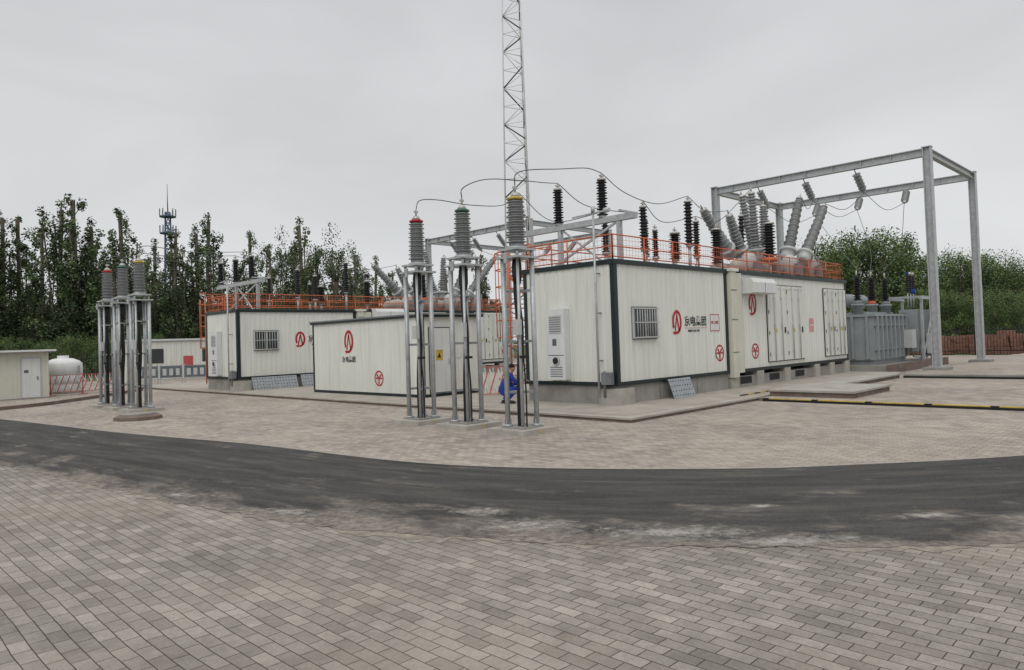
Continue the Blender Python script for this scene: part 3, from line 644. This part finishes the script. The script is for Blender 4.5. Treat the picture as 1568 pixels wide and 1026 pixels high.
for z in (26.5,30):
    g.m(TOWB).lathe((cx,cy,z),(cx,cy,z+.25),[(0,1.6),(1,1.6)],16)
    for k in range(10):
        an=k*math.tau/10; g.m(GALVD if z>29 else TOWB).box(cx+math.cos(an)*1.6-.08,cy+math.sin(an)*1.6-.08,z+.3,cx+math.cos(an)*1.6+.08,cy+math.sin(an)*1.6+.08,z+1.7)
g.m(GALVD).tube((cx,cy,31),(cx,cy,37),.12,.05); g.obj('telecom_tower')
# ------------------------------------------------------------------ left-hand side
def shed():
    par=E('white_shed',(2.2,36,0)); L=5.5
    g=G().m(CREAM); g.box(0,0,0,L,3,1.98); g.obj('walls',par)
    g=G().m(GALVD); g.box(-.3,-.35,1.98,L+.22,3.3,2.06); g.m(WHITEP).box(-.3,-.37,1.99,L+.24,-.352,2.07); g.obj('roof',par)
    g=G().m(LGREY).box(4.5,-.03,.05,5.25,-.001,1.75); g.m(WHITEP).box(4.55,-.045,.06,5.2,-.031,1.7); g.m(BLUEB).box(4.62,-.05,1.1,4.78,-.0455,1.22); g.m(GALVD).box(5.08,-.07,.8,5.13,-.0455,.95); g.obj('door',par)
    g=G().m(CONC).box(-.1,-.15,-.02,L+.1,0,.05); g.m(CREAM).box(L-.08,-.02,0,L+.02,.0,1.97); g.obj('trim',par)
shed()
g=G().m(WHITEP); X,Y=9.05,39.4
g.lathe((X,Y,0),(X,Y,1.78),[(0,.76),(.04,.8),(.2,.8),(.22,.77),(.26,.77),(.28,.8),(.45,.8),(.47,.77),(.5,.77),(.52,.8),(.78,.8),(.86,.66),(.92,.4),(.93,.24),(1,.24)],24); g.m(GALVD).tube((X+.5,Y-.7,.2),(X+.5,Y-.7,1.3),.03); g.obj('water_tank')
def barrier(x,y,rz,n=1,h=1.0,name='safety_barrier'):
    par=E(name,(x,y,0),rz); g=G().m(REDF)
    L=1.3*n
    for i in range(n+1): g.tube((i*1.3,0,0),(i*1.3,0,h+.05),.022,seg=8); g.box(i*1.3-.15,-.15,0,i*1.3+.15,.15,.03)
    for z in (.15,h): g.tube((0,0,z),(L,0,z),.015,seg=6)
    k=int(L/.26)
    for i in range(k):
        x0=i*L/k
        g.m(REDF); g.beam((x0,0,.17),(x0+L/k,0,h-.03),.01,.035)
        g.m(WHITEP); g.beam((x0+L/k,.014,.17),(x0,.014,h-.03),.01,.045); g.beam((x0+.13,.01,.17),(x0+.13,.01,h),.01,.03)
    g.obj('panel',par)
barrier(8.0,37.0,.1,2,.9); barrier(15.15,16.6,-.9,1)
par=E('office_container',(14.2,47.5,0)); g=G().m(WHITE); g.box(0,0,0,6,2.4,2.5); corr(g,(0,-.01),(6,-.01),.1,2.4,(0,-1),.3,.02); g.obj('walls',par)
g=G().m(GALVD).box(-.1,-.12,2.5,6.1,2.5,2.62); g.m(WHITEP).box(-.1,-.14,2.5,6.1,-.121,2.6); g.obj('roof',par); g=G().m(GLASS).box(1.2,-.05,1.1,2.2,-.032,2.0); g.m(REDF).box(3.4,-.05,.9,4.0,-.032,1.5); g.m(GLASS).box(4.6,-.05,1.1,5.3,-.032,2.0); g.obj('windows',par)
def board(x,y,rz):
    par=E('notice_board',(x,y,0),rz); g=G().m(GALV)
    for a in (0,1.1): g.beam((a,0,0),(a,0,1.1),.05)
    g.m(GALVD).box(-.03,-.04,.35,1.13,-.026,1.02); g.m(BLUEB).box(.04,-.046,.40,1.06,-.041,.97)
    for a in (.12,.46,.8): g.m(LGREY).box(a,-.05,.48,a+.2,-.047,.86)
    g.obj('panel',par)
for i in range(4): board(*P(-21.0+i*1.35,40,0)[:2],-math.pi/4+.25)
x,y=16.6,17.0; g=G().m(GALV).tube((x,y,0),(x,y,1.5),.02); g.m(WHITEP).box(x-.2,y-.03,1.25,x+.2,y-.015,1.6); g.m(REDP).lathe((x,y-.03,1.45),(x,y-.04,1.45),[(0,.13),(1,.13)],18); g.m(WHITEP).box(x-.09,y-.045,1.43,x+.09,y-.041,1.47); g.obj('warning_sign')
def fence(p0,p1,name='iron_fence'):
    g=G().m(BLACK); p0=Vector((*p0,0));p1=Vector((*p1,0)); L=(p1-p0).length; u=(p1-p0)/L; n=int(L/.16)
    for i in range(n+1):
        q=p0+u*(L*i/n); w=.07 if i%16==0 else .025; h=1.85 if i%16==0 else 1.7; g.beam(q,q+Vector((0,0,h)),w)
    for z in (.25,1.5): g.beam(p0+Vector((0,0,z)),p1+Vector((0,0,z)),.045)
    g.obj(name)
fence((50.2,-25),(50.2,54.2)); fence((-25,54.2),(50.2,54.2))
def pile(x,y,n,name='brick_pile'):
    g=G().m(BRICKR)
    for i in range(n):
        bx=x+U(-2.2,2.2); by=y+U(-5,5); h=max(.1,1.2-abs(by-y)*.12+U(-.5,.2)); z=0
        while z<h:
            an=U(-.2,.2); g.beam((bx-.4,by+an*.3,z+.12),(bx+.4,by-an*.3,z+.12),U(.6,.9),.22); z+=.23
    return g.obj(name)
pile(54,11,50); pile(54.5,0,30)
# ------------------------------------------------------------------ worker
def worker(x,y,z,rz):
    par=E('crouching_worker',(x,y,z),rz)
    def skin(name,J,Ed,R,mat,lv=2):
        me=bpy.data.meshes.new(name); me.from_pydata(J,Ed,[]); me.materials.append(mat); o=bpy.data.objects.new(name,me); S.collection.objects.link(o); o.parent=par
        md=o.modifiers.new('s','SKIN')
        for i,r in enumerate(R): me.skin_vertices[0].data[i].radius=(r if isinstance(r,tuple) else (r,r))
        me.skin_vertices[0].data[0].use_root=True; md.use_smooth_shade=True
        s=o.modifiers.new('ss','SUBSURF'); s.levels=lv; s.render_levels=lv; return o
    J=[(0,0,.34),(.07,0,.5),(.15,0,.66),(.21,0,.77),(.25,0,.84),
       (.0,.11,.32),(.22,.17,.42),(.38,.18,.47),(.22,.16,.28),(.08,.15,.10),
       (.0,-.11,.32),(.22,-.17,.38),(.38,-.18,.43),(.22,-.16,.26),(.08,-.15,.10),
       (.19,.17,.74),(.27,.23,.62),(.34,.24,.50),(.46,.19,.50),(.58,.12,.53),
       (.19,-.17,.74),(.28,-.22,.62),(.36,-.23,.52),(.48,-.16,.56),(.60,-.08,.60)]
    Ed=[(0,1),(1,2),(2,3),(3,4),(0,5),(5,6),(6,7),(7,8),(8,9),(0,10),(10,11),(11,12),(12,13),(13,14),(3,15),(15,16),(16,17),(17,18),(18,19),(3,20),(20,21),(21,22),(22,23),(23,24)]
    R=[(.15,.13),(.14,.12),(.15,.13),(.12,.10),.06,.10,.088,.07,.06,.05,.10,.088,.07,.06,.05,.07,.055,.048,.045,.035,.07,.055,.048,.045,.035]
    skin('overalls',J,Ed,R,BLUE)
    for s,b in ((1,(.58,.12,.53)),(-1,(.60,-.08,.60))):
        J=[b,(b[0]+.05,b[1]-.01*s,b[2]+.005)];Ed=[(0,1)];R=[.028,.036]
        for k,(dy,l) in enumerate(((-.03,.07),(-.01,.085),(.01,.08),(.03,.06))):
            i=len(J); J+=[(b[0]+.09,b[1]+dy,b[2]),(b[0]+.09+l*.5,b[1]+dy,b[2]-.012),(b[0]+.09+l*.8,b[1]+dy,b[2]-.04)]; Ed+=[(1,i),(i,i+1),(i+1,i+2)]; R+=[.011,.010,.009]
        i=len(J); J+=[(b[0]+.05,b[1]-.045*s,b[2]-.01),(b[0]+.09,b[1]-.06*s,b[2]-.03)]; Ed+=[(1,i),(i,i+1)]; R+=[.012,.010]
        skin('hand',J,Ed,R,SKIN,1)
        g=G().m(SHOE); yy=.15*s; g.lathe((.02,yy,.045),(.30,yy,.035),[(0,.03),(.1,.055),(.4,.058),(.8,.05),(1,.02)],12); g.box(.0,yy-.05,0,.3,yy+.05,.02); g.obj('shoe',par)
    g=G().m(SKIN); g.lathe((.245,0,.80),(.27,0,.90),[(0,.055),(1,.05)],12)
    g.lathe((.285,0,.84),(.30,0,1.06),[(0,.03),(.1,.055),(.3,.075),(.55,.085),(.8,.075),(.95,.04),(1,.01)],16)
    g.lathe((.36,0,.93),(.39,0,.92),[(0,.018),(1,.008)],8); g.box(.358,-.022,.885,.366,.022,.893)
    for s in (1,-1): g.lathe((.29,.08*s,.94),(.29,.098*s,.945),[(0,.03),(1,.022)],10)
    g.m(HAIR)
    for s in (1,-1): g.lathe((.362,.03*s,.955),(.368,.03*s,.955),[(0,.010),(1,.008)],8)
    g.lathe((.275,0,.97),(.28,0,1.09),[(0,.096),(.4,.09),(.75,.06),(1,.01)],20)
    g.obj('head',par)
worker(13.5,13.95,.10,-.45)
# ------------------------------------------------------------------ trees
def tree(kind,seed):
    rnd=random.Random(seed); u=rnd.uniform; g=G()
    Ht=13.0; mats=LEAF if kind=='p' else LEAFW
    g.m(BARK); cl=[]
    if kind=='p':
        g.path([(0,0,-.1),(.1,0,4),(.0,.1,8),(.1,.0,12.4)],.12,7)
        lead=[(0,0,Ht,1.0)]+[(u(-2.0,2.0),u(-2.0,2.0),u(7.5,11.8),u(.6,.95)) for _ in range(4)]
        for lx,ly,h,k in lead:
            g.path([(0,0,2.2),(lx*.7,ly*.7,4.5),(lx,ly,h-.5)],.045,5)
            n=int(24*k)
            for i in range(n):
                t=(i+u(0,1))/n; z=1.8+(h-1.9)*t; r=(1.8*k)*(1-t)**.55*(.55+.45*math.sin(min(1,t*3)*1.57))*u(.25,1.2); an=u(0,6.283)
                cx=lx*min(1,t*2)+math.cos(an)*r; cy=ly*min(1,t*2)+math.sin(an)*r
                cl.append((cx,cy,z,u(.28,.6)*(1-.45*t),1.5))
                if i%2==0: g.path([(lx*min(1,t*2)*.9,ly*min(1,t*2)*.9,z-.9),(cx,cy,z)],.022,4)
    elif kind=='m':
        g.path([(0,0,-.1),(.1,.1,2.5),(.2,0,6.5)],.18,7); mats=LEAF
        for i in range(64):
            an=u(0,6.283); zt=1.6+(9-1.6)*u(0,1)**.8; rr=(2.9*math.sqrt(max(.03,1-((zt-4.6)/5.0)**2)))*math.sqrt(u(.05,1))*(1+.3*math.sin(an*3+seed))
            cl.append((math.cos(an)*rr,math.sin(an)*rr,zt+u(-.4,1.0),u(.3,.8),1.3))
            if i%3==0: g.path([(0,0,2),(math.cos(an)*rr*.5,math.sin(an)*rr*.5,zt*.6+1),(math.cos(an)*rr,math.sin(an)*rr,zt)],.04,5)
    else:
        g.path([(0,0,-.1),(.1,.1,2.5),(.2,0,5.5)],.2,7)
        for i in range(80):
            an=u(0,6.283); r=3.4*math.sqrt(u(0,1)); zt=1.3+(8.5-1.3)*u(0,1)**.8; rr=min(r,3.5*math.sqrt(max(.02,1-((zt-4.2)/5.2)**2)))*(1+.22*math.sin(an*3+seed))
            cl.append((math.cos(an)*rr,math.sin(an)*rr,zt+u(-.4,.8),u(.4,.95),1.3))
            if i%7==0: g.path([(0,0,2),(math.cos(an)*rr*.5,math.sin(an)*rr*.5,zt*.6+1),(math.cos(an)*rr,math.sin(an)*rr,zt)],.06,5)
    for (x,y,z,r,st) in cl:
        mi=rnd.choices((0,1,2),(4,4,3))[0]
        for k in range(int((75 if kind=='p' else 90)*(r/.5 if r>.5 else 1))):
            a=u(0,6.283);b=math.acos(u(-1,1)); q=r*(.2+1.05*u(0,1)**.75)
            p=Vector((x+math.cos(a)*math.sin(b)*q,y+math.sin(a)*math.sin(b)*q,z+math.cos(b)*q*st))
            s=u(.045,.105); d1=Vector((u(-1,1),u(-1,1),u(-1,1))).normalized(); d2=d1.cross(Vector((u(-1,1),u(-1,1),u(-1,1)))).normalized()
            g.m(mats[mi if u(0,1)<.7 else rnd.randrange(3)])
            g.poly([p-d1*s,p+d2*s*.75,p+d1*s*1.1,p-d2*s*.75])
    o=g.obj('tmp'); me=o.data; bpy.data.objects.remove(o); return me
PT=[tree('p',i) for i in range(6)]; WT=[tree('w',i+20) for i in range(3)]; MT=[tree('m',i+40) for i in range(3)]
row=E('distant_tree_row'); row2=E('distant_willow_row')
def put(me,t,F,h,base,par,wd=1.0):
    o=bpy.data.objects.new('tree',me); S.collection.objects.link(o); o.parent=par; x,y,_=P(t*F,F); o.location=(x,y,0); s=h/base; w=s*wd*U(.92,1.15); o.scale=(w,w,s); o.rotation_euler[2]=U(0,6.28)
L1=[(-.735,15.2),(-.71,14.8),(-.685,15.0),(-.655,13.6),(-.626,16.0),(-.607,16.6),(-.585,14.3),(-.562,12.0),(-.544,14.6),(-.52,11.0),(-.495,12.0),(-.467,12.6),(-.439,13.1),(-.421,13.8),(-.395,10.2),(-.362,12.6),(-.335,10.6),(-.316,12.6),(-.293,12.8),(-.27,10.6),(-.243,11.8),(-.216,10.4),(-.188,9.3),(-.165,8.5),(-.129,8.8),(-.09,8.2),(-.042,9.5)]
for i,(t,h) in enumerate(L1):
    if i in (7,9,14,17,20): put(MT[i%3],t,65+U(-3,4),h*.97,9.9,row,.8)
    else: put(PT[i%6],t,65+U(-3,4),h*1.02,13,row,1.2 if t>-.34 else 1.12)
for i in range(36):
    t=-.80+i*.0222; k=8.4 if t<-.2 else 6.4
    if i%3==0: put(MT[i%3],t+U(-.006,.006),75+U(-4,5),k*U(.85,1.12),9.9,row,1.1)
    else: put(PT[i%6],t,75+U(-4,5),k*U(.95,1.3),13,row,1.4)
for i in range(30):
    t=-.80+i*.0265; put(WT[i%3],t,86+U(-3,3),(6.6 if t<-.2 else 6.0)*U(.9,1.1),9,row,1.15)
for i in range(24): 
    t=-.80+i*.022; put(WT[i%3],t,61+U(-2,2),U(1.6,3.4),9,row,1.3)
L2=[(.43,9.8),(.446,10.6),(.469,11.7),(.497,12.2),(.52,11.2),(.542,9.8),(.57,9.6),(.597,9.8),(.624,9.1),(.652,9.3),(.679,8.8),(.707,8.1),(.735,7.9),(.77,7.8)]
for i,(t,h) in enumerate(L2): put(WT[i%3],t,80+U(-3,3),h,9,row2,1.0)
for i in range(30):
    t=.30+i*.018; put(WT[(i+1)%3],t,92+U(-3,4),(8.3 if t>.42 else 6)*U(.8,1.05),9,row2,1.1)
for i in range(16): put(WT[i%3],.56+i*.016,72+U(-2,2),U(3.2,5.2),9,row2,1.2)
# ------------------------------------------------------------------ world, sun, camera
w=bpy.data.worlds.new('World'); S.world=w; w.use_nodes=True; N=w.node_tree.nodes; L=w.node_tree.links; bg=N['Background']
sk=N.new('ShaderNodeTexSky'); sk.sky_type='NISHITA'; sk.sun_disc=False
sd=Vector((-.62,-.34,.72)).normalized(); el=math.asin(sd.z); sk.sun_elevation=el; sk.sun_rotation=math.atan2(sd.x,sd.y)
tc=N.new('ShaderNodeTexCoord'); sp=N.new('ShaderNodeSeparateXYZ'); L.new(tc.outputs['Generated'],sp.inputs[0])
cr=N.new('ShaderNodeValToRGB'); L.new(sp.outputs[2],cr.inputs[0]); e=cr.color_ramp.elements
e[0].position=0; e[0].color=(.72,.73,.735,1); e[1].position=1; e[1].color=(1.36,1.35,1.33,1)
x=e.new(.2); x.color=(.68,.69,.70,1); x=e.new(.47); x.color=(.625,.63,.645,1)
mp=N.new('ShaderNodeMapping'); mp.inputs['Scale'].default_value=(1.3,1.3,3.2); L.new(tc.outputs['Generated'],mp.inputs[0])
no=N.new('ShaderNodeTexNoise'); no.inputs['Scale'].default_value=1.6; no.inputs['Detail'].default_value=6; no.inputs['Roughness'].default_value=.48; no.inputs['Distortion'].default_value=.4; L.new(mp.outputs[0],no.inputs['Vector'])
mr=N.new('ShaderNodeMapRange'); mr.inputs[1].default_value=.3; mr.inputs[2].default_value=.7; mr.inputs[3].default_value=9.0; mr.inputs[4].default_value=10.9; L.new(no.outputs[0],mr.inputs[0])
sc=N.new('ShaderNodeVectorMath'); sc.operation='SCALE'; L.new(cr.outputs[0],sc.inputs[0]); L.new(mr.outputs[0],sc.inputs['Scale'])
mx=N.new('ShaderNodeMixRGB'); mx.inputs[0].default_value=.03; L.new(sc.outputs[0],mx.inputs[1]); L.new(sk.outputs[0],mx.inputs[2]); L.new(mx.outputs[0],bg.inputs[0]); bg.inputs[1].default_value=.1
l=bpy.data.lights.new('sun','SUN'); l.energy=.9; l.angle=math.radians(35); l.color=(1,.96,.90); o=bpy.data.objects.new('sun',l); S.collection.objects.link(o); o.rotation_euler=sd.to_track_quat('Z','Y').to_euler()
cam=bpy.data.cameras.new('camera'); cam.sensor_width=36; cam.lens=36*1095/1562; cam.clip_end=5000; cam.clip_start=.1; cam.shift_y=-20.5/1562
co=bpy.data.objects.new('camera',cam); S.collection.objects.link(co)
co.matrix_world=Matrix.Translation((0,0,1.8))@Matrix.Rotation(-math.pi/4,4,'Z')@Matrix.Rotation(math.radians(91.5),4,'X')@Matrix.Rotation(-.033,4,'Z')
S.camera=co
S.view_settings.view_transform='Standard'; S.view_settings.look='None'; S.view_settings.exposure=0
